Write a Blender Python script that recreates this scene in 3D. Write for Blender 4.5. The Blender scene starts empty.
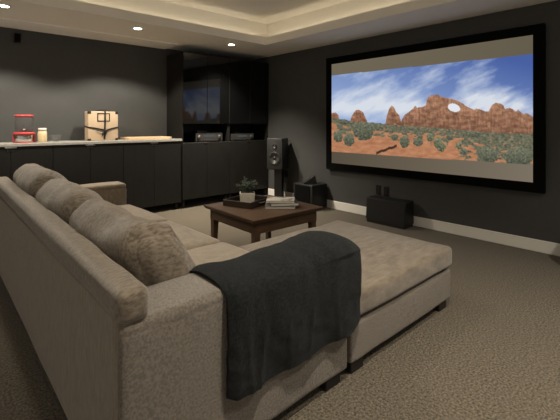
import bpy, bmesh, math, random
from mathutils import Vector, Matrix, noise
random.seed(7)
PI = math.pi
sc = bpy.context.scene
COL = sc.collection

# ------------------------------------------------------------------ materials
def mat(name, col, rough=0.6, col2=None, nscale=20.0, stretch=(1, 1, 1), detail=4.0, bump=0.0, bscale=None,
        metal=0.0, spec=0.5, sheen=0.0, trans=0.0, emit=None, estr=0.0, coat=0.0, contrast=(0.3, 0.7), ior=1.45):
    m = bpy.data.materials.new(name); m.use_nodes = True
    nt = m.node_tree; N = nt.nodes; L = nt.links
    b = N['Principled BSDF']
    def S(k, v):
        if k in b.inputs: b.inputs[k].default_value = v
    S('Base Color', (*col, 1)); S('Roughness', rough); S('Metallic', metal); S('Specular IOR Level', spec)
    S('Sheen Weight', sheen); S('Sheen Roughness', 0.5); S('Transmission Weight', trans); S('Coat Weight', coat); S('IOR', ior)
    if emit: S('Emission Color', (*emit, 1)); S('Emission Strength', estr)
    tc = N.new('ShaderNodeTexCoord'); mp = N.new('ShaderNodeMapping')
    mp.inputs['Scale'].default_value = stretch
    L.new(tc.outputs['Object'], mp.inputs['Vector'])
    if col2 is not None:
        n = N.new('ShaderNodeTexNoise'); n.inputs['Scale'].default_value = nscale; n.inputs['Detail'].default_value = detail
        n.inputs['Roughness'].default_value = 0.6
        L.new(mp.outputs['Vector'], n.inputs['Vector'])
        r = N.new('ShaderNodeValToRGB')
        r.color_ramp.elements[0].position = contrast[0]; r.color_ramp.elements[1].position = contrast[1]
        r.color_ramp.elements[0].color = (*col, 1); r.color_ramp.elements[1].color = (*col2, 1)
        L.new(n.outputs['Fac'], r.inputs['Fac']); L.new(r.outputs['Color'], b.inputs['Base Color'])
    if bump:
        n2 = N.new('ShaderNodeTexNoise'); n2.inputs['Scale'].default_value = bscale or nscale * 3; n2.inputs['Detail'].default_value = 3
        L.new(mp.outputs['Vector'], n2.inputs['Vector'])
        bp = N.new('ShaderNodeBump'); bp.inputs['Strength'].default_value = bump; bp.inputs['Distance'].default_value = 0.01
        L.new(n2.outputs['Fac'], bp.inputs['Height']); L.new(bp.outputs['Normal'], b.inputs['Normal'])
    return m

M = {}
M['wall'] = mat('charcoal_wall_paint', (.054, .054, .051), .7, (.060, .060, .057), 6, bump=.08, bscale=180)
M['ceil'] = mat('ceiling_paint', (.88, .84, .75), .85, (.90, .86, .77), 3, bump=.05, bscale=120)
M['trimp'] = mat('pale_soffit_strip', (.90, .875, .81), .8)
M['base'] = mat('baseboard_paint', (.74, .71, .64), .5)
M['carpet'] = mat('loop_carpet', (.026, .021, .0145), .95, (.185, .152, .107), 95, detail=3, bump=.7, bscale=200, spec=.1, sheen=.15, contrast=(.33, .66))
# woven sofa cloth: streaky chenille
def cloth(name, stretch, dark=.85, bump=.35, con=(.3, .72)):
    dark *= .9
    return mat(name, (.152*dark, .117*dark, .082*dark), .9, (.305*dark, .248*dark, .182*dark), 26, stretch, 7, bump, 260, spec=.15, sheen=.35, contrast=con)
M['cush'] = cloth('chenille_cushion_cloth', (1.5, 5.0, 2.8), .78, .4, (.38, .60))
M['seat'] = cloth('seat_cushion_cloth', (.8, .8, .8), 1.0, .25, (.2, .8))
M['body'] = cloth('sofa_body_cloth', (2.4, 2.4, .7), .92, .4, (.25, .75))
M['weave'] = cloth('arm_weave_cloth', (5.0, 5.0, 5.0), .94, .8, (.40, .60))
M['otto'] = cloth('ottoman_cloth', (.45, 1.3, 1.0), .80, .35, (.32, .70))
M['foot'] = mat('dark_foot', (.012, .010, .009), .5)
M['throw'] = mat('charcoal_fleece', (.0062, .0070, .0072), 1.0, (.0215, .0232, .0235), 90, (1, 1, 1), 7, .7, 380, spec=.02, sheen=.06)
M['wood'] = mat('walnut_table', (.050, .028, .016), .42, (.110, .064, .036), 9, (1, 9, 9), 5, .08, 60, spec=.4)
M['dwood'] = mat('dark_stained_wood', (.016, .010, .007), .3, (.034, .021, .014), 9, (1, 9, 9), 5)
M['cab'] = mat('black_brown_veneer', (.0105, .0095, .0083), .42, (.0145, .0132, .0118), 14, (1.2, 1.2, .25), 5, .05, 60, spec=.35)
M['cabin'] = mat('black_carcass', (.008, .0075, .007), .5)
M['gloss'] = mat('black_glass', (.003, .003, .003), .035, spec=.75)
M['alu'] = mat('brushed_metal', (.42, .40, .37), .35, metal=1.0)
M['steel'] = mat('stainless_steel', (.62, .60, .57), .22, metal=1.0)
M['stone'] = mat('white_stone_counter', (.27, .265, .24), .4, (.42, .40, .36), 60, detail=6)
M['tan'] = mat('tan_card', (.46, .34, .225), .7, (.52, .39, .265), 8)
M['strap'] = mat('black_leather', (.012, .011, .010), .5)
M['board'] = mat('pale_maple', (.60, .40, .22), .5, (.70, .49, .29), 10, (1, 8, 8))
M['red'] = mat('red_plastic', (.52, .055, .055), .3)
M['glass'] = mat('clear_glass', (1, 1, 1), .02, trans=1.0, ior=1.45)
M['clear'] = mat('thin_clear_glass', (.14, .14, .135), .05, spec=1.0)
M['clear'].node_tree.nodes['Principled BSDF'].inputs['Alpha'].default_value = .22
M['white'] = mat('white_plastic', (.72, .70, .64), .45)
M['cream'] = mat('cream_kernels', (.62, .47, .26), .8, (.78, .64, .40), 140, detail=3, contrast=(.4, .6))
M['blk'] = mat('black_vinyl', (.010, .010, .010), .45, (.014, .014, .0135), 40, bump=.05)
M['matte'] = mat('black_velvet', (.003, .003, .003), .9, spec=.1)
M['cone'] = mat('speaker_cone', (.018, .018, .0175), .35)
M['spk'] = mat('speaker_cabinet', (.020, .0195, .0185), .4)
M['gear'] = mat('black_metal_casing', (.016, .016, .0155), .35)
M['face'] = mat('faceplate', (.055, .053, .049), .3, metal=.4)
M['lcd'] = mat('display_window', (.02, .025, .03), .15, emit=(.55, .6, .62), estr=.06)
M['pot'] = mat('white_ceramic', (.66, .61, .50), .45, (.56, .51, .41), 30)
M['soil'] = mat('potting_soil', (.02, .014, .01), .9, (.05, .035, .025), 80)
M['leaf'] = mat('leaf_green', (.028, .045, .024), .5, (.060, .080, .045), 30)
M['paper'] = mat('page_paper', (.74, .70, .61), .7, (.60, .56, .49), 60, (.1, .1, 9))
M['cov_a'] = mat('pale_cover', (.16, .15, .135), .3)
M['cov_b'] = mat('shaded_grey_cover', (.10, .095, .085), .3, (.02, .02, .02), 22, contrast=(.45, .6))  # colour darkened to draw the shadow lines between the books
M['cov_c'] = mat('mottled_cover', (.62, .57, .50), .3, (.16, .14, .12), 16, contrast=(.5, .66))
M['lamp'] = mat('lamp_lens', (1, 1, 1), .4, emit=(1, .84, .62), estr=14)
M['trim'] = mat('white_trim_ring', (.75, .71, .62), .4)
M['led'] = mat('led_tape', (1, 1, 1), .5, emit=(1, .87, .68), estr=4.8)
M['socket'] = mat('black_wall_plate', (.006, .006, .006), .3)

# ------------------------------------------------------------------ mesh helpers
def finish(bm, name, m, parent=None, smooth=False, loc=None, rot=None):
    me = bpy.data.meshes.new(name); bm.normal_update(); bm.to_mesh(me); bm.free()
    for mm in (m if isinstance(m, (list, tuple)) else [m]): me.materials.append(mm)
    if smooth: me.polygons.foreach_set('use_smooth', [True] * len(me.polygons))
    o = bpy.data.objects.new(name, me); COL.objects.link(o)
    if parent is not None: o.parent = parent
    if loc is not None: o.location = loc
    if rot is not None: o.rotation_euler = rot
    return o

def box(bm, x0, x1, y0, y1, z0, z1, bev=0.0, seg=2, mi=0):
    r = bmesh.ops.create_cube(bm, size=1.0)
    vs = r['verts']
    bmesh.ops.scale(bm, verts=vs, vec=(x1 - x0, y1 - y0, z1 - z0))
    bmesh.ops.translate(bm, verts=vs, vec=((x0 + x1) / 2, (y0 + y1) / 2, (z0 + z1) / 2))
    fs = set(f for v in vs for f in v.link_faces)
    for f in fs: f.material_index = mi
    if bev:
        es = list(set(e for v in vs for e in v.link_edges))
        bmesh.ops.bevel(bm, geom=es, offset=bev, segments=seg, affect='EDGES', profile=.5)
    return vs

def bx(name, m, x0, x1, y0, y1, z0, z1, parent=None, bev=0.0, seg=2, loc=None, rot=None):
    bm = bmesh.new(); box(bm, x0, x1, y0, y1, z0, z1, bev, seg)
    return finish(bm, name, m, parent, bev > 0 and seg > 2, loc, rot)

def lathe(bm, prof, n=32, cx=0, cy=0, axis='z', mi=0):
    rings = []
    for r, z in prof:
        ring = []
        for i in range(n):
            a = 2 * PI * i / n
            p = (cx + r * math.cos(a), cy + r * math.sin(a), z)
            if axis == 'y': p = (cx + r * math.cos(a), z, cy + r * math.sin(a))
            if axis == 'x': p = (z, cx + r * math.cos(a), cy + r * math.sin(a))
            ring.append(bm.verts.new(p))
        rings.append(ring)
    for a, b in zip(rings, rings[1:]):
        for i in range(n):
            f = bm.faces.new((a[i], a[(i + 1) % n], b[(i + 1) % n], b[i])); f.material_index = mi
    if prof[0][0] > 1e-5: bm.faces.new(list(reversed(rings[0]))).material_index = mi
    if prof[-1][0] > 1e-5: bm.faces.new(rings[-1]).material_index = mi
    bmesh.ops.remove_doubles(bm, verts=bm.verts, dist=1e-6)
    bmesh.ops.recalc_face_normals(bm, faces=bm.faces)

def tube(bm, pts, r, n=8):
    pts = [Vector(p) for p in pts]; rings = []
    for i, p in enumerate(pts):
        t = (pts[min(i + 1, len(pts) - 1)] - pts[max(i - 1, 0)]).normalized()
        up = Vector((0, 0, 1)) if abs(t.z) < .9 else Vector((1, 0, 0))
        a = t.cross(up).normalized(); b = t.cross(a)
        rings.append([bm.verts.new(p + r * (math.cos(2 * PI * k / n) * a + math.sin(2 * PI * k / n) * b)) for k in range(n)])
    for a, b in zip(rings, rings[1:]):
        for i in range(n): bm.faces.new((a[i], a[(i + 1) % n], b[(i + 1) % n], b[i]))
    bm.faces.new(rings[0]); bm.faces.new(rings[-1])
    bmesh.ops.recalc_face_normals(bm, faces=bm.faces)

def ribbon(bm, pts, w, t, normal):
    """flat strap along pts, width w (in plane), thickness t along normal"""
    nv = Vector(normal); pts = [Vector(p) for p in pts]; rings = []
    for i, p in enumerate(pts):
        d = (pts[min(i + 1, len(pts) - 1)] - pts[max(i - 1, 0)]).normalized()
        s = d.cross(nv).normalized() * w / 2
        rings.append([bm.verts.new(q) for q in (p - s, p + s, p + s + nv * t, p - s + nv * t)])
    for a, b in zip(rings, rings[1:]):
        for i in range(4): bm.faces.new((a[i], a[(i + 1) % 4], b[(i + 1) % 4], b[i]))
    bm.faces.new(rings[0]); bm.faces.new(rings[-1])
    bmesh.ops.recalc_face_normals(bm, faces=bm.faces)

def soft(name, m, x0, x1, y0, y1, z0, z1, parent=None, r=.05, puff=(0, 0, 0), n=18, wr=0.0, wscale=4.0, seed=0, deform=None, wst=(1, 1, 1)):
    """a rounded, puffed, slightly wrinkled upholstery block"""
    hx, hy, hz = (x1 - x0) / 2, (y1 - y0) / 2, (z1 - z0) / 2
    c = Vector(((x0 + x1) / 2, (y0 + y1) / 2, (z0 + z1) / 2))
    bm = bmesh.new(); bmesh.ops.create_cube(bm, size=2.0)
    bmesh.ops.subdivide_edges(bm, edges=bm.edges[:], cuts=n, use_grid_fill=True)
    H = Vector((hx, hy, hz)); R = min(r, hx * .98, hy * .98, hz * .98)
    for v in bm.verts:
        s = Vector([math.copysign(abs(math.sin(k * PI / 2)) ** .9, k) for k in v.co])   # denser towards the edges
        q = Vector((s.x * hx, s.y * hy, s.z * hz))
        inner = Vector([max(-(H[k] - R), min(H[k] - R, q[k])) for k in range(3)])
        d = q - inner
        nd = d.normalized() if d.length > 1e-9 else Vector((0, 0, 0))
        p = inner + nd * R
        for k in range(3):
            a, b = (k + 1) % 3, (k + 2) % 3
            w = max(0, 1 - (p[a] / H[a]) ** 2) * max(0, 1 - (p[b] / H[b]) ** 2)
            p[k] += puff[k] * w * (p[k] / H[k])
        u = Vector((s.x, s.y, s.z))
        if deform: p = deform(p, u)
        if wr:
            w = Vector(((p.x + c.x) * wst[0], (p.y + c.y) * wst[1], (p.z + c.z) * wst[2])) * wscale + Vector((seed * 7.3, seed * 3.1, 0))
            k = noise.noise(w) + .5 * noise.noise(w * 2.1)
            p += (nd if nd.length > 0 else u.normalized()) * wr * k
        v.co = p + c
    bmesh.ops.recalc_face_normals(bm, faces=bm.faces)
    return finish(bm, name, m, parent, True)

def thing(name, label, cat, loc=(0, 0, 0), rotz=0.0, group=None):
    o = bpy.data.objects.new(name, None); COL.objects.link(o); o.empty_display_size = .1
    o.location = loc; o.rotation_euler = (0, 0, rotz)
    o['label'] = label; o['category'] = cat
    if group: o['group'] = group
    return o

def tag(o, label, cat, group=None):
    o['label'] = label; o['category'] = cat
    if group: o['group'] = group
    return o

def struct(o):
    o['kind'] = 'structure'; return o

def dup(root, loc, label, rotz=None, group=None):
    r = root.copy(); COL.objects.link(r); r.location = loc; r['label'] = label
    if rotz is not None: r.rotation_euler = (0, 0, rotz)
    if group: r['group'] = group
    for ch in list(root.children):
        c = ch.copy(); COL.objects.link(c); c.parent = r
        for g in list(ch.children):
            d = g.copy(); COL.objects.link(d); d.parent = c
    return r

# ------------------------------------------------------------------ camera
H = 1.2
cd = bpy.data.cameras.new('camera'); cam = bpy.data.objects.new('camera', cd); COL.objects.link(cam)
cd.sensor_width = 36; cd.lens = 36 * 387 / 560; cd.shift_y = -86.5 / 560; cd.clip_start = .02
cam.location = (0, 0, H); cam.rotation_euler = (PI / 2, 0, -math.radians(42.3))
sc.camera = cam
sc.cycles.caustics_reflective = False; sc.cycles.caustics_refractive = False; sc.cycles.sample_clamp_indirect = 4.0

# ------------------------------------------------------------------ room shell
XL, XR, YR, YB = -1.6, 4.23, -2.4, 5.43
ZS, ZL, ZT = 2.32, 2.425, 2.66      # soffit underside, lip top, tray ceiling
struct(bx('floor', M['carpet'], XL, XR, YR, YB, -.1, 0))
struct(bx('wall_back', M['wall'], XL - .1, XR + .1, YB, YB + .1, -.1, 2.75))
struct(bx('wall_right', M['wall'], XR, XR + .1, YR - .1, YB + .1, -.1, 2.75))
def ceiling():
    bm = bmesh.new()
    tx0, tx1, ty0, ty1 = -.85, 3.56, -1.3, 4.21          # tray opening at the lip
    g = .14                                              # cove ledge behind the lip
    T = .03
    def ring(ax0, ax1, ay0, ay1, bx0, bx1, by0, by1, z0, z1):
        box(bm, ax0, ax1, ay0, by0, z0, z1); box(bm, ax0, ax1, by1, ay1, z0, z1)
        box(bm, ax0, bx0, by0, by1, z0, z1); box(bm, bx1, ax1, by0, by1, z0, z1)
    ring(XL, XR, YR, YB, tx0, tx1, ty0, ty1, ZS, ZS + .045)                             # soffit
    ring(tx0 - T, tx1 + T, ty0 - T, ty1 + T, tx0, tx1, ty0, ty1, ZS + .045, ZL)          # lip
    ring(XL, XR, YR, YB, tx0 - g, tx1 + g, ty0 - g, ty1 + g, ZS + .045, ZT)              # tray sides
    box(bm, XL, XR, YR, YB, ZT, ZT + .08)
    return finish(bm, 'ceiling', M['ceil'])
struct(ceiling())
struct(bx('baseboard_right', M['base'], XR - .016, XR, YR, 4.93, 0, .113, bev=.004, seg=1))
struct(bx('trim_1', M['trimp'], XL, 2.62, 4.99, YB, ZS - .012, ZS))      # thin strip, slightly paler than the ceiling, above the bar cabinets

# cove light: LED tape lying on the ledge behind the lip, one run per side
led_runs = [('led_strip', 'hidden LED tape along the back side of the ceiling tray', -.8, 3.5, 4.27, 4.285),
            ('led_strip', 'hidden LED tape along the screen side of the ceiling tray', 3.62, 3.635, -1.25, 4.2),
            ('led_strip', 'hidden LED tape along the rear side of the ceiling tray', -.8, 3.5, -1.385, -1.37),
            ('led_strip', 'hidden LED tape along the left side of the ceiling tray', -.935, -.92, -1.25, 4.2)]
for nm, lb, a, b_, c, d in led_runs:
    tag(bx(nm, M['led'], a, b_, c, d, ZS + .045, ZS + .053), lb, 'light', 'cove lighting of the ceiling tray')

# recessed downlights
def make_downlight(x, y, z, label, power, size=math.radians(130), blend=.28):
    t = thing('recessed_downlight', label, 'ceiling light', (x, y, z), 0, 'recessed downlights in the ceiling')
    bm = bmesh.new(); lathe(bm, [(.062, 0), (.060, -.006), (.044, -.004), (.042, 0)], 32); finish(bm, 'trim_ring', M['trim'], t, True)
    bm = bmesh.new(); lathe(bm, [(.0, -.0015), (.042, -.0015)], 24); finish(bm, 'lens', M['lamp'], t)
    ld = bpy.data.lights.new('downlight_beam', 'SPOT'); ld.energy = power; ld.color = (1, .91, .77)
    ld.spot_size = size; ld.spot_blend = blend; ld.shadow_soft_size = .06
    lo = bpy.data.objects.new('downlight_beam', ld); COL.objects.link(lo); lo.parent = t; lo.location = (0, 0, -.02)
    return t
P = 100
make_downlight(.533, 4.5, ZS, 'recessed downlight at the left end of the soffit row', P * 1.3)
make_downlight(1.83, 4.5, ZS, 'recessed downlight above the tan strapped case', P * 1.3)
make_downlight(3.19, 4.53, ZS, 'bright recessed downlight above the glossy black cabinet doors', P * 3.5, math.radians(106), 1.0)
make_downlight(1.05, .42, ZT, 'recessed downlight in the tray ceiling over the near sofa arm', 190, math.radians(125), 1.0)
make_downlight(2.35, -.35, ZT, 'recessed downlight in the tray ceiling over the open carpet', 250, math.radians(115), 1.0)
make_downlight(1.15, 2.2, ZT, 'added unseen downlight in the tray ceiling to light the sofa seats', 70, math.radians(110), 1.0)  # extra lamp put in to brighten the table and cushions

# ------------------------------------------------------------------ projection screen
SY0, SY1, SZ0, SZ1 = 3.528, 1.084, .648, 2.030     # left/right edges, bottom/top of the picture area
def prj(X, Y, Z, a=math.radians(42.3), F=387.):
    dep = X * math.sin(a) + Y * math.cos(a); s = X * math.cos(a) - Y * math.sin(a)
    return 280 + F * s / dep, 123.5 - F * (Z - H) / dep
def lin(c): return tuple(((v / 255 + .055) / 1.055) ** 2.4 if v > 10 else v / 255 / 12.92 for v in c)
def mix(a, b, t): t = max(0, min(1, t)); return tuple(x + (y - x) * t for x, y in zip(a, b))
def fb(x, y, z=0.0, o=4):
    s = 0; a = 1; t = 0
    for k in range(o):
        s += a * noise.noise(Vector((x, y, z + k * 11.7))); t += a; x *= 2.03; y *= 2.03; a *= .55
    return s / t
def interp(pts, x):
    if x <= pts[0][0]: return pts[0][1]
    for (a, b), (c, d) in zip(pts, pts[1:]):
        if x <= c: return b + (d - b) * (x - a) / (c - a)
    return pts[-1][1]
RIDGE = [(20, 176), (30, 160), (40, 159), (47, 166), (50, 178), (76, 182), (82, 165), (92, 153), (100, 152), (110, 158), (116, 172), (122, 185), (160, 190),
         (167, 186), (170, 168), (176, 150), (183, 142), (189, 146), (194, 158), (202, 166), (206, 182), (214, 166), (226, 158), (238, 148), (243, 141), (247, 147),
         (262, 145), (270, 140), (273, 122), (284, 115), (300, 114), (310, 119), (326, 123), (344, 127), (362, 135), (376, 145), (392, 152), (398, 149), (412, 152),
         (420, 157), (430, 155), (437, 141), (446, 134), (458, 135), (467, 141), (471, 150), (482, 147), (490, 150), (497, 157), (505, 152), (516, 163), (528, 160), (545, 172)]
GREEN = [(20, 176), (60, 176), (90, 184), (130, 184), (200, 192), (260, 196), (320, 200), (400, 208), (470, 212), (545, 214)]
TOP = [(20, 66), (543, 10)]; BOT = [(20, 258), (543, 293)]
BUSHES = [(112, 203, 27, 27), (74, 228, 14, 18), (46, 220, 12, 15), (215, 234, 12, 15), (300, 236, 10, 14), (308, 246, 12, 13), (354, 243, 8, 9), (430, 268, 26, 20),
          (505, 272, 38, 24), (280, 222, 9, 10), (250, 235, 12, 10), (462, 208, 14, 7), (60, 180, 16, 10), (390, 214, 20, 8), (365, 258, 9, 8), (190, 222, 10, 8), (330, 222, 9, 7)]
def scene_colour(x, y):
    t, b = interp(TOP, x), interp(BOT, x)
    if y < t or y > b:
        return mix((112, 103, 86), (98, 90, 74), (x + y * .3) / 600) if y < t else mix((84, 76, 62), (124, 114, 100), x / 560)
    hole = ((x - 341 - (y - 147) * .35) / 15) ** 2 + ((y - 147.5) / (11.5 if y < 149 else 10)) ** 2 < 1
    rg = interp(RIDGE, x) + 1.6 * fb(x * .12, 3.3)
    gy = interp(GREEN, x) + 2.5 * fb(x * .09, 8.1)
    if (y < rg and y < gy) or (hole and y < gy):
        sky = mix((150, 172, 212), (72, 96, 160), .45 + .0011 * (x - 200) - .0042 * (y - 80))
        ang = .45
        u = (x * math.cos(ang) - y * math.sin(ang)); v = (x * math.sin(ang) + y * math.cos(ang))
        c = .47 + .75 * fb(u * .010, v * .018, 1.0, 5) + .55 * fb(u * .016, v * .06, 4.0, 5)
        if hole: return (226, 230, 236)
        c += .5 * math.exp(-((x - 150) / 110) ** 2 - ((y - 120) / 45) ** 2) - .06
        c += .95 * math.exp(-((x - 440 - (112 - y) * .5) / 75) ** 2 - ((y - 126) / 27) ** 2)
        c += .45 * math.exp(-((y - 150) / 18) ** 2)
        c -= .55 * math.exp(-((x - 520) / 60) ** 2 - ((y - 62) / 50) ** 2) + .3 * math.exp(-((x - 290) / 70) ** 2 - ((y - 112) / 22) ** 2)
        c -= .35 * math.exp(-((x - 40) / 35) ** 2 - ((y - 85) / 20) ** 2)
        return mix(sky, (214, 220, 230), max(0, c - .26) * 1.2)
    if y < gy:
        k = .62 + 1.1 * fb(x * .06, y * .12, 2.2, 5) + .6 * fb(x * .24, y * .05, 5.0, 3) - .35 * (y - rg) / max(12, gy - rg)
        col = mix((106, 74, 58), (198, 150, 118), k + .25 * fb(x * .5, y * .5, 3.0, 2))
        return mix(col, (140, 98, 76), .2)
    # scrub and red soil
    dens = .56 + .12 * math.exp(-((y - gy) / 22) ** 2) - .0042 * (y - gy) * (1.35 if x < 350 else .45) + .62 * fb(x * .045, y * .09, 6.0, 4)
    if x > 400: dens += .08
    path = abs(x - (272 - (y - 215) * .12)) < 5 + (y - 205) * .22 and y > 212
    if path: dens -= 1.2
    soil = mix((156, 104, 74), (202, 146, 110), .5 + .8 * fb(x * .05, y * .12, 9.0, 4))
    for bxx, byy, rx, ry in BUSHES:
        q = ((x - bxx) / rx) ** 2 + ((y - byy) / ry) ** 2 + .7 * fb(x * .12, y * .12, bxx)
        if q < 1:
            s = .5 + .8 * fb(x * .2, y * .2, 3.0, 3) - .25 * (y - byy) / ry
            return mix((56, 62, 50), (158, 160, 122) if bxx in (300, 308, 354, 280) else (138, 138, 116), s)
    if abs(y - (262 - (x - 145) * .36 + 3 * fb(x * .1, 1))) < 3.5 and 143 < x < 196: return (70, 50, 40)
    if dens > .46:
        s = .45 + .9 * fb(x * .13, y * .2, 12.0, 3)
        return mix((68, 71, 58), (150, 146, 120), s)
    return soil
scr = thing('projection_screen', 'wide wall mounted projection screen with thick black frame showing a red rock arch', 'screen', (XR, 0, 0))
def screen_image():
    bm = bmesh.new(); nx, nz = 380, 214
    cl = bm.loops.layers.float_color.new('picture')
    rows = []; cols = {}
    for j in range(nz + 1):
        row = []
        for i in range(nx + 1):
            Y = SY0 + (SY1 - SY0) * i / nx; Z = SZ1 + (SZ0 - SZ1) * j / nz
            v = bm.verts.new((-.040, Y, Z)); row.append(v)
            px, py = prj(XR - .04, Y, Z)
            cols[v] = lin(scene_colour((px - 320) * 560 / 220, (py - 50) * 331 / 130))
        rows.append(row)
    for j in range(nz):
        for i in range(nx):
            f = bm.faces.new((rows[j][i], rows[j][i + 1], rows[j + 1][i + 1], rows[j + 1][i]))
            for l in f.loops: l[cl] = (*cols[l.vert], 1)
    bm.normal_update()
    bm.faces.ensure_lookup_table()
    if bm.faces[0].normal.x > 0: bmesh.ops.reverse_faces(bm, faces=bm.faces)
    m = bpy.data.materials.new('projected_picture'); m.use_nodes = True; nt = m.node_tree
    nt.nodes.clear()
    at = nt.nodes.new('ShaderNodeVertexColor'); at.layer_name = 'picture'
    em = nt.nodes.new('ShaderNodeEmission'); em.inputs['Strength'].default_value = .86
    out = nt.nodes.new('ShaderNodeOutputMaterial')
    nt.links.new(at.outputs['Color'], em.inputs['Color']); nt.links.new(em.outputs['Emission'], out.inputs['Surface'])
    return finish(bm, 'screen_picture', m, scr)
screen_image()
def screen_frame():
    bm = bmesh.new(); w = .092; x0, x1 = -.055, -.002
    box(bm, x0, x1, SY1 - w, SY0 + w, SZ1, SZ1 + w, .006, 2); box(bm, x0, x1, SY1 - w, SY0 + w, SZ0 - w, SZ0, .006, 2)
    box(bm, x0, x1, SY0, SY0 + w, SZ0 - .002, SZ1 + .002, .006, 2); box(bm, x0, x1, SY1 - w, SY1, SZ0 - .002, SZ1 + .002, .006, 2)
    box(bm, -.039, -.002, SY1 - .01, SY0 + .01, SZ0 - .01, SZ1 + .01)
    return finish(bm, 'frame', M['matte'], scr)
screen_frame()

# ------------------------------------------------------------------ low bar cabinets along the back wall
CF = 4.95                                  # plane of the cabinet fronts
def low_cabinet(x0, x1, label):
    t = thing('bar_cabinet', label, 'cabinet', ((x0 + x1) / 2, CF, 0), 0, 'low black cabinets under the stone counter')
    w = (x1 - x0) / 2 - .001; D = YB - CF - .005
    bm = bmesh.new(); box(bm, -w, w, .022, D, .10, .952); finish(bm, 'body', M['cabin'], t)
    for s in (-1, 1):
        a, b = (s * .0015, s * (w - .0015)); a, b = min(a, b), max(a, b)
        d = bx('door', M['cab'], a, b, 0, .019, .095, .949, t, .0015, 1)
    bm = bmesh.new()
    box(bm, -.052, .052, -.010, .0, .936, .950, .002, 1); box(bm, -.030, .030, -.004, -.0005, .905, .934, .001, 1, 1)
    finish(bm, 'edge_pull', [M['alu'], M['foot']], t)
    for sx in (-1, 1):
        for y in (.05, D - .05):
            bm = bmesh.new(); lathe(bm, [(.022, 0), (.025, .10)], 16, sx * (w - .06), y); finish(bm, 'leg', M['foot'], t, True)
    return t
low_cabinet(1.83, 2.640, 'low black cabinet under the pale wooden tray, next to the tall unit')
low_cabinet(1.044, 1.83, 'low black cabinet under the tan strapped case')
low_cabinet(.255, 1.044, 'low black cabinet under the red popcorn maker')
low_cabinet(-.535, .255, 'low black cabinet at the far left end of the counter')
ct = bx('stone_countertop', M['stone'], -.55, 2.640, CF - .012, YB - .004, .953, .985, bev=.003)
tag(ct, 'long pale stone countertop on the low black cabinets', 'countertop')
CT = .985

# ------------------------------------------------------------------ tall media units
def tall_unit(x0, x1, label):
    t = thing('media_cabinet', label, 'cabinet', ((x0 + x1) / 2, CF, 0), 0, 'tall black media cabinets with glass doors')
    w = (x1 - x0) / 2 - .0012; D = YB - CF - .006; th = .018
    bm = bmesh.new()
    box(bm, -w, -w + th, 0, D, .12, 2.21); box(bm, w - th, w, 0, D, .12, 2.21)
    box(bm, -w + th, w - th, D - .01, D, .12, 2.21)
    for z in (.12, .905, 1.192, 1.69, 2.192): box(bm, -w + th, w - th, .002 if z in (.905, 1.192) else .022, D - .01, z, z + th)
    finish(bm, 'carcass', M['cab'], t)
    for s in (-1, 1):
        a, b = sorted((s * .0015, s * (w - .0015)))
        bx('door', M['cab'], a, b, -.019, -.001, .125, .923, t, .0015, 1)
        g = bx('glass_door', M['cabin'], a, b, -.016, -.001, 1.196, 2.208, t)
        bm = bmesh.new(); box(bm, a + .0025, b - .0025, -.0195, -.0165, 1.199, 2.205, .001, 1)
        for v in bm.verts: v.co.y -= (v.co.z - 1.199) * .014      # panes sheared outwards to shift the mirrored picture up
        finish(bm, 'glass_panel', M['gloss'], g)
    bx('edge_pull', M['alu'], -.055, -.005, -.026, -.0195, .915, .923, t)
    for sx in (-1, 1):
        for y in (.03, D - .06):
            bm = bmesh.new(); lathe(bm, [(.020, 0), (.024, .12)], 16, sx * (w - .035), y); finish(bm, 'leg', M['foot'], t, True)
    return t
tall_unit(2.642, 3.432, 'tall black media cabinet whose glass doors mirror the screen picture')
t2 = tall_unit(3.432, 4.226, 'tall black media cabinet with dark glass doors in the room corner')
NZ = .923
def receiver(x, w, h, label, knobs, box_on_top):
    t = thing('av_receiver', label, 'receiver', (x, CF + .04, NZ), 0)
    bx('casing', M['gear'], -w / 2, w / 2, .006, .32, .014, h, t, .004, 1)
    fp = bx('faceplate', M['face'], -w / 2, w / 2, -.004, .006, .012, h, t, .002, 1)
    bx('display', M['lcd'], -w * .22, w * .20, -.0055, -.0042, h * .52, h * .80, t)
    bm = bmesh.new()
    for i in range(9): box(bm, -w * .40 + i * w * .088, -w * .40 + i * w * .088 + w * .05, -.0075, -.0042, h * .22, h * .31)
    finish(bm, 'button_row', M['alu'], t)
    for kx in knobs:
        bm = bmesh.new(); lathe(bm, [(.026, -.0042), (.026, -.020), (.022, -.023), (0, -.023)], 24, kx * w, h * .58, 'y'); finish(bm, 'knob', M['alu'], t, True)
    for sx in (-1, 1):
        for y in (.03, .28):
            bm = bmesh.new(); lathe(bm, [(.018, 0), (.018, .014)], 12, sx * w * .4, y); finish(bm, 'foot', M['foot'], t)
    return t
receiver(3.115, .46, .135, 'wide receiver with silver knobs below the screen-mirroring glass doors', (-.39, .37), True)
receiver(3.73, .45, .115, 'slim dark receiver in the open niche nearest the corner', (.38,), False)
def stb(x, z, w, label):
    t = thing('media_player', label, 'media player', (x, CF + .09, z))
    bx('casing', M['gear'], -w / 2, w / 2, 0, .16, .002, .032, t, .003, 1)
    bx('front_strip', M['face'], -w / 2 + .005, w / 2 - .005, -.002, 0, .008, .026, t)
    return t
stb(3.02, NZ + .135, .17, 'small flat box lying on top of the wide receiver with silver knobs')
stb(3.66, NZ + .115, .13, 'small flat box lying on top of the slim corner receiver')

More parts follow.
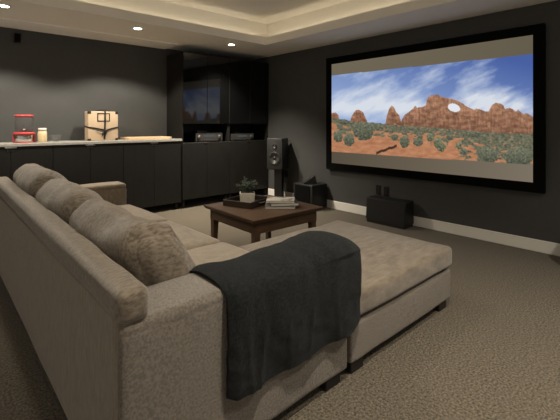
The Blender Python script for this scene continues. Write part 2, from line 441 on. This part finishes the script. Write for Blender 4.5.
# ------------------------------------------------------------------ things on the counter
def popcorn_maker(x, y):
    t = thing('popcorn_maker', 'red and steel popcorn maker with clear glass jar and red lid on the counter', 'popcorn maker', (x, y, CT))
    bm = bmesh.new(); lathe(bm, [(.088, .0), (.092, .003), (.092, .009), (.086, .011)], 40); finish(bm, 'base_ring', M['red'], t, True)
    bm = bmesh.new(); lathe(bm, [(.086, .0115), (.090, .016), (.090, .087), (.087, .090)], 40); finish(bm, 'steel_band', M['steel'], t, True)
    bm = bmesh.new(); lathe(bm, [(.089, .0905), (.104, .094), (.106, .112), (.092, .118), (.088, .118)], 40); finish(bm, 'red_collar', M['red'], t, True)
    for a in (PI * .95, PI * 1.93):
        bm = bmesh.new(); c, s = math.cos(a) * .098, math.sin(a) * .098
        box(bm, c - .008, c + .008, s - .009, s + .009, .002, .093, .004, 2); finish(bm, 'side_bracket', M['red'], t, True)
    bm = bmesh.new(); lathe(bm, [(.080, .1185), (.088, .16), (.092, .22), (.088, .288), (.086, .288), (.090, .22), (.086, .16), (.078, .1215), (0, .1215)], 40)
    finish(bm, 'glass_jar', M['clear'], t, True)
    bm = bmesh.new(); lathe(bm, [(.0, .289), (.088, .289), (.094, .294), (.093, .306), (.082, .313), (.0, .315)], 40); finish(bm, 'lid', M['red'], t, True)
    bm = bmesh.new(); lathe(bm, [(.030, .122), (.028, .150), (.006, .158), (.005, .20), (0, .20)], 24); finish(bm, 'stirring_shaft', M['steel'], t, True)
    return t
popcorn_maker(.800, 5.15)
def jar(x, y):
    t = thing('storage_jar', 'small white capped jar of cream coloured kernels right of the popcorn maker', 'jar', (x, y, CT))
    bm = bmesh.new(); lathe(bm, [(.0, .0), (.044, .0), (.047, .005), (.047, .108), (.043, .122), (.034, .130), (0, .130)], 32); finish(bm, 'jar_body', M['cream'], t, True)
    bm = bmesh.new(); lathe(bm, [(.036, .1305), (.042, .133), (.042, .158), (.038, .163), (0, .163)], 32); finish(bm, 'cap', M['white'], t, True)
jar(.972, 5.12)
bm = bmesh.new(); lathe(bm, [(.0, .0), (.030, .0), (.034, .006), (.062, .050), (.074, .082), (.071, .082), (.059, .052), (.031, .010), (.0, .008)], 40)
tag(finish(bm, 'glass_bowl', M['clear'], None, True, (1.115, 5.16, CT)), 'empty clear glass bowl on the counter between jar and tan case', 'bowl')

def case(x0, x1, y0, y1, h):
    w, d = x1 - x0, y1 - y0
    t = thing('strapped_case', 'tan square case with black straps and black corner guards standing on the counter', 'case', ((x0 + x1) / 2, y0, CT))
    bx('body', M['tan'], -w / 2, w / 2, 0, d, .001, h, t, .006, 3)
    for sx in (-1, 1):
        for z0, z1 in ((.0005, .030), (h - .036, h + .002)):
            bm = bmesh.new()
            a, b = sorted((sx * (w / 2 + .002), sx * (w / 2 - .036)))
            box(bm, a, b, -.002, .035, z0, z1, .006, 2); finish(bm, 'corner_guard', M['strap'], t, True)
    bm = bmesh.new()                                            # label holder
    fx0, fx1, fz0, fz1, q = -.075, .078, h - .128, h - .022, .011
    box(bm, fx0, fx1, -.004, 0, fz0, fz0 + q); box(bm, fx0, fx1, -.004, 0, fz1 - q, fz1)
    box(bm, fx0, fx0 + q, -.004, 0, fz0 + q, fz1 - q); box(bm, fx1 - q, fx1, -.004, 0, fz0 + q, fz1 - q)
    finish(bm, 'label_holder', M['strap'], t)
    bm = bmesh.new(); ribbon(bm, [(.018, -.004, h), (.018, -.004, h * .6), (.014, -.004, h * .36), (.010, -.004, .02)], .020, .003, (0, -1, 0))
    ribbon(bm, [(.018, -.004, h + .001), (.018, d, h + .001)], .020, .003, (0, 0, 1)); finish(bm, 'strap', M['strap'], t)
    bm = bmesh.new(); ribbon(bm, [(-w / 2 - .001, -.001, h * .455), (-.10, -.007, h * .425), (.012, -.008, h * .36)], .018, .003, (0, -1, 0))
    ribbon(bm, [(-w / 2 - .001, 0, h * .455), (-w / 2 - .001, d, h * .50)], .018, .003, (-1, 0, 0)); finish(bm, 'strap', M['strap'], t)
    bm = bmesh.new(); ribbon(bm, [(w / 2 + .001, -.001, h * .45), (.10, -.007, h * .41), (.012, -.010, h * .33)], .018, .003, (0, -1, 0)); finish(bm, 'strap', M['strap'], t)
    bm = bmesh.new()
    tube(bm, [(.012, -.012, h * .36), (-.01, -.02, h * .30), (-.016, -.014, h * .18), (-.024, -.012, .05)], .007)
    tube(bm, [(.012, -.012, h * .36), (.03, -.022, h * .31), (.020, -.016, h * .20), (.012, -.012, .04)], .008)
    tube(bm, [(-.09, -.012, h * .37), (-.04, -.016, h * .31), (.005, -.016, h * .30), (.05, -.016, h * .33)], .005)
    bmesh.ops.create_uvsphere(bm, u_segments=10, v_segments=8, radius=.017, matrix=Matrix.Translation((.014, -.014, h * .335)))
    finish(bm, 'tie_knot', M['strap'], t, True)
    bm = bmesh.new(); tube(bm, [(-.055, d / 2, h), (-.05, d / 2, h + .016), (-.02, d / 2, h + .022), (.06, d / 2, h + .022), (.09, d / 2, h + .016), (.095, d / 2, h)], .007); finish(bm, 'handle', M['strap'], t, True)
case(1.462, 1.822, 5.12, 5.27, .368)
bm = bmesh.new()
vs = box(bm, 1.93, 2.535, 5.04, 5.36, CT + .0005, CT + .032, .003)
tag(finish(bm, 'wooden_tray', M['board'], None), 'flat pale wooden board lying on the counter beside the tall unit', 'board')

# small fixture high on the back wall
t = thing('wall_speaker', 'small black box fixed high on the back wall near the top left corner', 'speaker', (.775, YB, 2.2))
bx('housing', M['socket'], -.036, .036, -.03, -.001, -.058, .058, t, .006, 2)
bx('grille', M['matte'], -.029, .029, -.033, -.0302, -.050, .050, t)

# ------------------------------------------------------------------ speakers by the screen wall
def stand_speaker(cx, cy, rz):
    st = thing('speaker_stand', 'slim black speaker stand left of the screen', 'stand', (cx, cy, 0), rz)
    bx('base_plate', M['blk'], -.13, .13, -.15, .15, 0, .02, st, .004)
    bx('column', M['blk'], -.045, .075, -.04, .07, .0202, .50, st, .004)
    bx('top_plate', M['blk'], -.10, .10, -.12, .12, .5002, .512, st, .002)
    t = thing('bookshelf_speaker', 'black two way speaker standing on the slim stand left of the screen', 'speaker', (cx, cy, .5125), rz)
    bx('cabinet', M['spk'], -.122, .122, -.15, .15, 0, .462, t, .006, 3)
    def driver(z, r, nm):
        bm = bmesh.new(); lathe(bm, [(r * 1.16, -.151), (r * 1.14, -.158), (r * 1.0, -.159), (r * .98, -.1535)], 40, 0, z, 'y'); finish(bm, nm + '_ring', M['face'], t, True)
        bm = bmesh.new(); lathe(bm, [(r * .97, -.1515), (r * .92, -.157), (r * .82, -.1525), (r * .35, -.1512), (r * .30, -.158), (0, -.162)], 40, 0, z, 'y'); finish(bm, nm + '_cone', M['cone'], t, True)
    driver(.165, .082, 'woofer'); driver(.345, .030, 'tweeter')
stand_speaker(3.985, 4.43, math.atan2(-.48, -.877) + PI / 2)

def subwoofer(cx, cy, label):
    t = thing('subwoofer', label, 'subwoofer', (cx, cy, 0))
    bx('cabinet', M['blk'], -.155, .155, -.185, .185, .02, .345, t, .006, 3)
    bx('grille', M['matte'], -.162, -.156, -.145, .145, .035, .33, t, .003, 2)
    for sx in (-1, 1):
        for sy in (-1, 1):
            bm = bmesh.new(); lathe(bm, [(.018, 0), (.02, .02)], 14, sx * .12, sy * .13); finish(bm, 'foot', M['foot'], t)
    return t
subwoofer(4.05, 3.81, 'black cube subwoofer on the carpet left of the screen with a wedge on top')
subwoofer(4.05, .60, 'unseen black cube subwoofer added right of the screen to cast a shadow')  # out-of-view box, added for the shadow it throws at the right edge
# dark wedge standing on the cube
bm = bmesh.new()
pr = [(-.10, .0), (.10, .0), (.075, .115)]
fr = [bm.verts.new((-.06, -y, z)) for y, z in pr]; bk = [bm.verts.new((.06, -y, z)) for y, z in pr]
bm.faces.new(fr); bm.faces.new(list(reversed(bk)))
for i in range(3): bm.faces.new((fr[i], bk[i], bk[(i + 1) % 3], fr[(i + 1) % 3]))
bmesh.ops.recalc_face_normals(bm, faces=bm.faces); bmesh.ops.bevel(bm, geom=bm.edges[:], offset=.003, segments=2, affect='EDGES')
tag(finish(bm, 'speaker_wedge', M['blk'], None, False, (4.03, 3.80, .3455), (0, 0, .83)), 'dark triangular wedge sitting on the black cube subwoofer', 'wedge')
# centre box under the screen
t = thing('centre_speaker', 'long black box speaker on the carpet below the screen', 'speaker', (4.10, 2.545, 0))
bm = bmesh.new()
pts = [(-.125, .03), (-.105, .295), (.085, .30), (.085, .03)]
a = [bm.verts.new((x, -.262, z)) for x, z in pts]; b_ = [bm.verts.new((x, .262, z)) for x, z in pts]
bm.faces.new(a); bm.faces.new(list(reversed(b_)))
for i in range(4): bm.faces.new((a[i], b_[i], b_[(i + 1) % 4], a[(i + 1) % 4]))
bmesh.ops.recalc_face_normals(bm, faces=bm.faces); bmesh.ops.bevel(bm, geom=bm.edges[:], offset=.006, segments=3, affect='EDGES')
finish(bm, 'cabinet', M['blk'], t)
bx('plinth', M['foot'], -.12, .08, -.25, .25, 0, .03, t)

# sockets on the screen wall
def outlet(y, z, label, plug=False):
    t = thing('wall_outlet', label, 'outlet', (XR, y, z))
    bx('plate', M['socket'], -.006, 0, -.037, .037, -.06, .06, t, .002, 1)
    for dz in (-.025, .025):
        bm = bmesh.new(); box(bm, -.009, -.0062, -.017, .017, dz - .014, dz + .014, .002, 1); finish(bm, 'socket', M['foot'], t)
outlet(2.79, .358, 'left black wall outlet of the pair under the screen')
outlet(2.675, .352, 'right black wall outlet of the pair under the screen')
outlet(4.50, .40, 'black wall outlet behind the speaker stand')
t = thing('power_cord', 'thin black cord hanging from the outlet behind the speaker stand', 'cord', (XR - .012, 4.50, .425))
bx('plug', M['foot'], -.045, .0, -.02, .02, -.022, .022, t, .004)
bm = bmesh.new(); tube(bm, [(-.04, 0, -.02), (-.05, -.01, -.10), (-.05, -.03, -.22), (-.055, -.05, -.33), (-.05, -.06, -.418), (-.09, .02, -.419)], .005); finish(bm, 'cable', M['foot'], t, True)

# ------------------------------------------------------------------ coffee table
TZ = .45
ct = thing('coffee_table', 'square walnut coffee table in front of the sofa', 'table', (2.255, 2.71, 0), math.radians(-2))
w = .395
bm = bmesh.new(); vs = box(bm, -w, w, -w, w, TZ - .032, TZ)
for v in bm.verts:
    if v.co.z < TZ - .01: v.co.x *= .955; v.co.y *= .955
bmesh.ops.bevel(bm, geom=bm.edges[:], offset=.005, segments=2, affect='EDGES'); finish(bm, 'tabletop', M['wood'], ct)
ap = .345
for nm, c in (('apron', (-ap, ap, -ap, -ap + .02)), ('apron', (-ap, ap, ap - .02, ap)), ('apron', (-ap, -ap + .02, -ap + .021, ap - .021)), ('apron', (ap - .02, ap, -ap + .021, ap - .021))):
    bx(nm, M['wood'], *c, TZ - .125, TZ - .0325, ct, .002, 1)
for sx in (-1, 1):
    for sy in (-1, 1):
        bm = bmesh.new(); s = .030
        vs = box(bm, -s, s, -s, s, 0, TZ - .0325)
        for v in bm.verts:
            if v.co.z < .1: v.co.x = v.co.x * .68 + sx * .008; v.co.y = v.co.y * .68 + sy * .008
        bmesh.ops.bevel(bm, geom=bm.edges[:], offset=.003, segments=1, affect='EDGES')
        bmesh.ops.translate(bm, verts=bm.verts, vec=(sx * (ap - .032), sy * (ap - .032), 0)); finish(bm, 'leg', M['wood'], ct)

tr = thing('serving_tray', 'dark wooden serving tray on the coffee table under the potted plant', 'tray', (2.205, 2.87, TZ + .0005), math.radians(17))
hx, hy = .175, .155
bx('tray_bottom', M['dwood'], -hx + .0155, hx - .0155, -hy + .0155, hy - .0155, 0, .012, tr)
for c in ((-hx, hx, -hy, -hy + .015), (-hx, hx, hy - .015, hy), (-hx, -hx + .015, -hy + .0155, hy - .0155), (hx - .015, hx, -hy + .0155, hy - .0155)):
    bx('tray_side', M['dwood'], *c, 0, .055, tr, .002, 1)
bm = bmesh.new(); tube(bm, [(-.045, -hy - .001, .034), (-.035, -hy - .016, .034), (.035, -hy - .016, .034), (.045, -hy - .001, .034)], .004); finish(bm, 'tray_handle', M['alu'], tr, True)

pp = thing('potted_plant', 'small leafy green plant in a white square pot on the dark tray', 'plant', (2.195, 2.865, TZ + .0135), math.radians(-36))
bm = bmesh.new(); vs = box(bm, -.070, .070, -.055, .055, 0, .098)
for v in bm.verts:
    if v.co.z < .05: v.co.x *= .93; v.co.y *= .93
bmesh.ops.bevel(bm, geom=bm.edges[:], offset=.005, segments=2, affect='EDGES'); finish(bm, 'pot', M['pot'], pp)
bx('soil', M['soil'], -.060, .060, -.045, .045, .0985, .102, pp)
bmf = bmesh.new(); bms = bmesh.new(); rr = random.Random(3)
for k in range(26):
    a = rr.uniform(0, 2 * PI); lean = rr.uniform(.1, .9); L = rr.uniform(.07, .185 if lean < .5 else .125)
    base = Vector((rr.uniform(-.04, .04), rr.uniform(-.03, .03), .101))
    d = Vector((math.cos(a) * lean, math.sin(a) * lean, 1)).normalized()
    pts = [base + d * L * q + Vector((math.cos(a), math.sin(a), 0)) * .02 * q * q for q in (0, .35, .7, 1)]
    tube(bms, pts, .0016, 5)
    for q in (.3, .45, .6, .75, .88, 1.0):
        for s in (0, 1, 2):
            c = base + d * L * q + Vector((math.cos(a), math.sin(a), 0)) * .02 * q * q
            la = rr.uniform(0, 2 * PI); ld = Vector((math.cos(la), math.sin(la), rr.uniform(-.2, .7))).normalized()
            sl = rr.uniform(.014, .026); sd = ld.cross(Vector((0, 0, 1))).normalized() * sl * .36; up = sd.cross(ld).normalized()
            P_ = [c, c + ld * sl * .45 + sd, c + ld * sl - up * .003, c + ld * sl * .45 - sd, c + ld * sl * .5 + up * .003]
            vv = [bmf.verts.new(p) for p in P_]
            for i in range(4): bmf.faces.new((vv[i], vv[(i + 1) % 4], vv[4]))
finish(bms, 'stem', M['leaf'], pp); finish(bmf, 'foliage', M['leaf'], pp)

def book(cx, cy, z, w, d, h, rz, cov, label, nm='book'):
    t = thing(nm, label, 'book', (cx, cy, z), rz, 'books stacked on the coffee table')
    bm = bmesh.new()
    box(bm, -w / 2, w / 2, -d / 2, d / 2, 0, .003); box(bm, -w / 2, w / 2, -d / 2, d / 2, h - .003, h); box(bm, -w / 2, w / 2, d / 2 - .002, d / 2, .003, h - .003)
    finish(bm, 'cover', cov, t)
    bx('page_block', M['paper'], -w / 2 + .006, w / 2 - .006, -d / 2 + .006, d / 2 - .0025, .0032, h - .0032, t)
bz = TZ + .0005; R43 = math.radians(-42)
book(2.345, 2.575, bz, .27, .19, .022, R43, M['cov_a'], 'pale book at the bottom of the stack on the coffee table')
book(2.376, 2.564, bz + .0225, .25, .185, .027, R43 + .12, M['cov_b'], 'middle book of the stack with a patterned cover darkened like shadow')
book(2.358, 2.583, bz + .050, .25, .18, .020, R43 - .06, M['cov_c'], 'topmost book of the stack with a mottled cover')

# ------------------------------------------------------------------ sofa
SX0, SX1, Y0, Y1 = .40, 1.45, 1.12, 3.90        # outer back, arm front, near end, far end
sofa = thing('sofa', 'long taupe chenille sofa with three back cushions seen from behind', 'sofa', (0, 0, 0))
AW = .235                                       # arm thickness
soft('back_panel', M['body'], SX0, SX0 + .098, Y0 + .012, Y1, .056, .632, sofa, .010, (.006, 0, 0), 22, .004, 3, 1)
def backroll(p, u):
    p.z += .035 * (p.y / 1.375 + 1) / 2 * (1 if p.z > 0 else .9) * 1.35
    return p
soft('back_roll', M['cush'], SX0 - .004, SX0 + .098, Y0 - .004, Y1, .612, .716, sofa, .032, (.004, 0, .004), 30, .006, 3, 2, backroll)
# arms: panel plus crowned top pad
for nm, ya, yb in (('near', Y0, Y0 + AW), ('far', Y1 - .20, Y1)):
    xe = SX1 if nm == 'near' else SX1 - .05
    soft('arm_panel', M['weave'] if nm == 'near' else M['body'], SX0 + .006, xe, ya, yb, .056, .594, sofa, .016, (0, .006, 0), 20, .004, 3, 3 if nm == 'near' else 4)
    if nm == 'near':
        soft('arm_top', M['weave'], SX0 + .004, SX1 - .002, ya + .001, yb, .560, .617, sofa, .024, (0, .0, .008), 26, .005, 3, 5)
    else:
        soft('arm_top', M['seat'], SX0 + .09, xe - .002, ya, yb + .001, .582, .634, sofa, .028, (0, 0, .006), 20, .003, 3, 6)
soft('seat_base', M['body'], SX0 + .127, SX1 - .03, Y0 + AW + .002, Y1 - .202, .056, .30, sofa, .015, n=10)
ys = [Y0 + AW + .004, 2.12, 2.875, Y1 - .204]
for k in range(3):
    soft('seat_cushion', M['seat'], SX0 + .30, SX1 - .012, ys[k] + .002, ys[k + 1] - .002, .302, .440, sofa, .045, (.012, .0, .034), 18, .004, 3, 10 + k)
# plump back cushions, leaning on the back
def make_cushion(k):
    def df(p, u):
        h = (p.z + .2) / .4
        f = max(0, min(1, .5 + p.x / .24)); f = f * f * (3 - 2 * f)      # 0 at the back face, 1 at the front
        p.x += -.030 * h + .03 * (1 - h) * f
        p.x -= (.115 if k == 0 else .095) * max(0, h) * f
        c = max(0, abs(u.y) - .5) / .5
        if u.z > 0: p.z -= .026 * c * c * u.z
        if k == 0:                                    # nearest cushion: its near end slumps forward, corner left standing
            q = max(0, .3 - u.y) / 1.3
            p.x += .075 * q * q * max(0, 1.15 - h * .75)
            if u.z > 0: p.z -= .022 * math.exp(-((u.y + .35) / .3) ** 2) * u.z - .012 * max(0, -u.y - .7) / .3 * u.z
            if u.x > 0 and u.z > 0 and u.y < 0: p += Vector((.018, -.010, .022)) * (u.x * u.z * -u.y) ** 2
        return p
    ya, yb = ys[k] + (.006 if k == 0 else .004), ys[k + 1] - .003
    return soft('back_cushion', M['cush'], SX0 + .122, SX0 + .430, ya, yb, .415, (.826, .842, .872)[k], sofa, .10, (.030, .006, .018), 28, .014, 5.0, 20 + k * 3, df, (1, 2.4, 1))
for k in range(3): make_cushion(k)
for x in (SX0 + .12, SX1 - .085):
    for y in (Y0 + .068, Y1 - .10): bx('foot', M['foot'], x - .05, x + .05, y - .05, y + .05, 0, .058, sofa, .004, 1)

# ------------------------------------------------------------------ ottoman closing the chaise end
ot = thing('ottoman', 'wide taupe ottoman with attached cushion at the front end of the sofa', 'ottoman', (0, 0, 0))
OX0, OX1, OY0, OY1 = 1.470, 2.555, 1.12, 2.08
soft('ottoman_base', M['weave'], OX0 + .006, OX1 - .012, OY0 + .004, OY1 - .004, .056, .246, ot, .016, (.003, .004, 0), 20, .004, 3, 31)
soft('ottoman_cushion', M['otto'], OX0, OX1, OY0 - .004, OY1, .262, .392, ot, .030, (.008, .008, .030), 26, .006, 3.2, 33)
bx('seam_gap', M['foot'], OX0 + .04, OX1 - .05, OY0 + .03, OY1 - .03, .2465, .2615, ot)
for x in (OX0 + .075, OX1 - .10):
    for y in (OY0 + .068, OY1 - .085): bx('foot', M['foot'], x - .05, x + .05, y - .05, y + .05, 0, .058, ot, .004, 1)

# ------------------------------------------------------------------ throw blanket over the near arm
def blanket():
    bm = bmesh.new(); nu, nv = 64, 80
    path = [(Y0 + AW + .030, .47), (Y0 + AW + .036, .56), (Y0 + AW + .020, .618), (Y0 + AW - .045, .646), (Y0 + .10, .652), (Y0 + .02, .640),
            (Y0 - .030, .606), (Y0 - .042, .54), (Y0 - .043, .45)]
    def at(q):                                         # smooth position on the drape path, q in 0..len-1
        i = min(int(q), len(path) - 2); f = q - i
        p0, p1, p2, p3 = path[max(i - 1, 0)], path[i], path[i + 1], path[min(i + 2, len(path) - 1)]
        return [.5 * (2 * p1[k] + (p2[k] - p0[k]) * f + (2 * p0[k] - 5 * p1[k] + 4 * p2[k] - p3[k]) * f * f + (3 * p1[k] - p0[k] - 3 * p2[k] + p3[k]) * f ** 3) for k in (0, 1)]
    g = []
    for i in range(nu + 1):
        u = i / nu; row = []
        x = .755 + u * (SX1 + .005 - .755) / .88
        th = 0
        if u > .88: th = (u - .88) / .12 * PI * .5; x = SX1 + .005 + .092 * math.sin(th)
        zb = .240 + .012 * u
        if u > .80: zb += .13 * (1 - math.sqrt(max(0, 1 - ((u - .80) / .20) ** 2)))
        if u < .05: zb += .02 * (1 - u / .05)
        for j in range(nv + 1):
            v = j / nv
            if v < .5:
                q = v / .5 * (len(path) - 1); y, z = at(q); e = .01; y2, z2 = at(min(q + e, len(path) - 1.0001)); y1, z1 = at(max(q - e, 0))
                ty, tz = y2 - y1, z2 - z1
            else:
                w_ = (v - .5) / .5; y = Y0 - .043 + .012 * w_; z = .45 + (zb - .45) * w_; ty, tz = 0, -1
            l = math.hypot(ty, tz) or 1; ny, nz = tz / l, -ty / l      # outward? fix below
            if ny * (y - (Y0 + .12)) + nz * (z - .5) < 0: ny, nz = -ny, -nz
            fold = .007 * math.sin(u * 17 + 1.5 * math.sin(v * 3)) * (.25 + v) + .010 * noise.noise(Vector((x * 7, v * 2.2, 1.0))) + .004 * noise.noise(Vector((x * 20, v * 9, 4)))
            wrap = .062 * (1 - math.cos(th)) * (1.0 if z > .42 else max(.35, 1 - (.42 - z) * 2.6))
            lift = .022 * math.exp(-((u - .78) / .16) ** 2) * (1 if z > .6 else .3)
            edge = -.012 * max(0, 1 - u / .04)
            cre = 0
            if v > .42:
                for u0, sl, am in ((.10, .05, .008), (.20, -.06, .010), (.34, .04, .006), (.52, -.05, .007), (.70, .05, .006)):
                    cre += .8 * am * math.exp(-((u - u0 - sl * (v - .5)) / .016) ** 2) * min(1, (v - .42) * 6)
            o = fold + lift + edge - wrap + cre
            row.append(bm.verts.new((x, y + ny * o, z + nz * o)))
        g.append(row)
    for i in range(nu):
        for j in range(nv): bm.faces.new((g[i][j], g[i + 1][j], g[i + 1][j + 1], g[i][j + 1]))
    bmesh.ops.recalc_face_normals(bm, faces=bm.faces)
    # make sure normals point out (towards -Y on the hanging side)
    f = max(bm.faces, key=lambda q: -q.calc_center_median().y)
    f.normal_update()
    if f.normal.y > 0: bmesh.ops.reverse_faces(bm, faces=bm.faces)
    o = finish(bm, 'throw_blanket', M['throw'], None, True)
    s = o.modifiers.new('thickness', 'SOLIDIFY'); s.thickness = .022; s.offset = -1
    b = o.modifiers.new('edge', 'BEVEL'); b.width = .008; b.segments = 3; b.limit_method = 'ANGLE'
    return o
tag(blanket(), 'thick charcoal throw blanket draped over the near sofa arm', 'blanket')

# ------------------------------------------------------------------ world and view
wd = bpy.data.worlds.new('world'); sc.world = wd; wd.use_nodes = True
wd.node_tree.nodes['Background'].inputs['Color'].default_value = (1, .925, .81, 1)      # added ambient fill, let in by omitting the rear and left walls
wd.node_tree.nodes['Background'].inputs['Strength'].default_value = .38
sc.view_settings.view_transform = 'Standard'; sc.view_settings.look = 'None'; sc.view_settings.gamma = 1.0
sc.view_settings.use_curve_mapping = False; sc.view_settings.exposure = 0.22
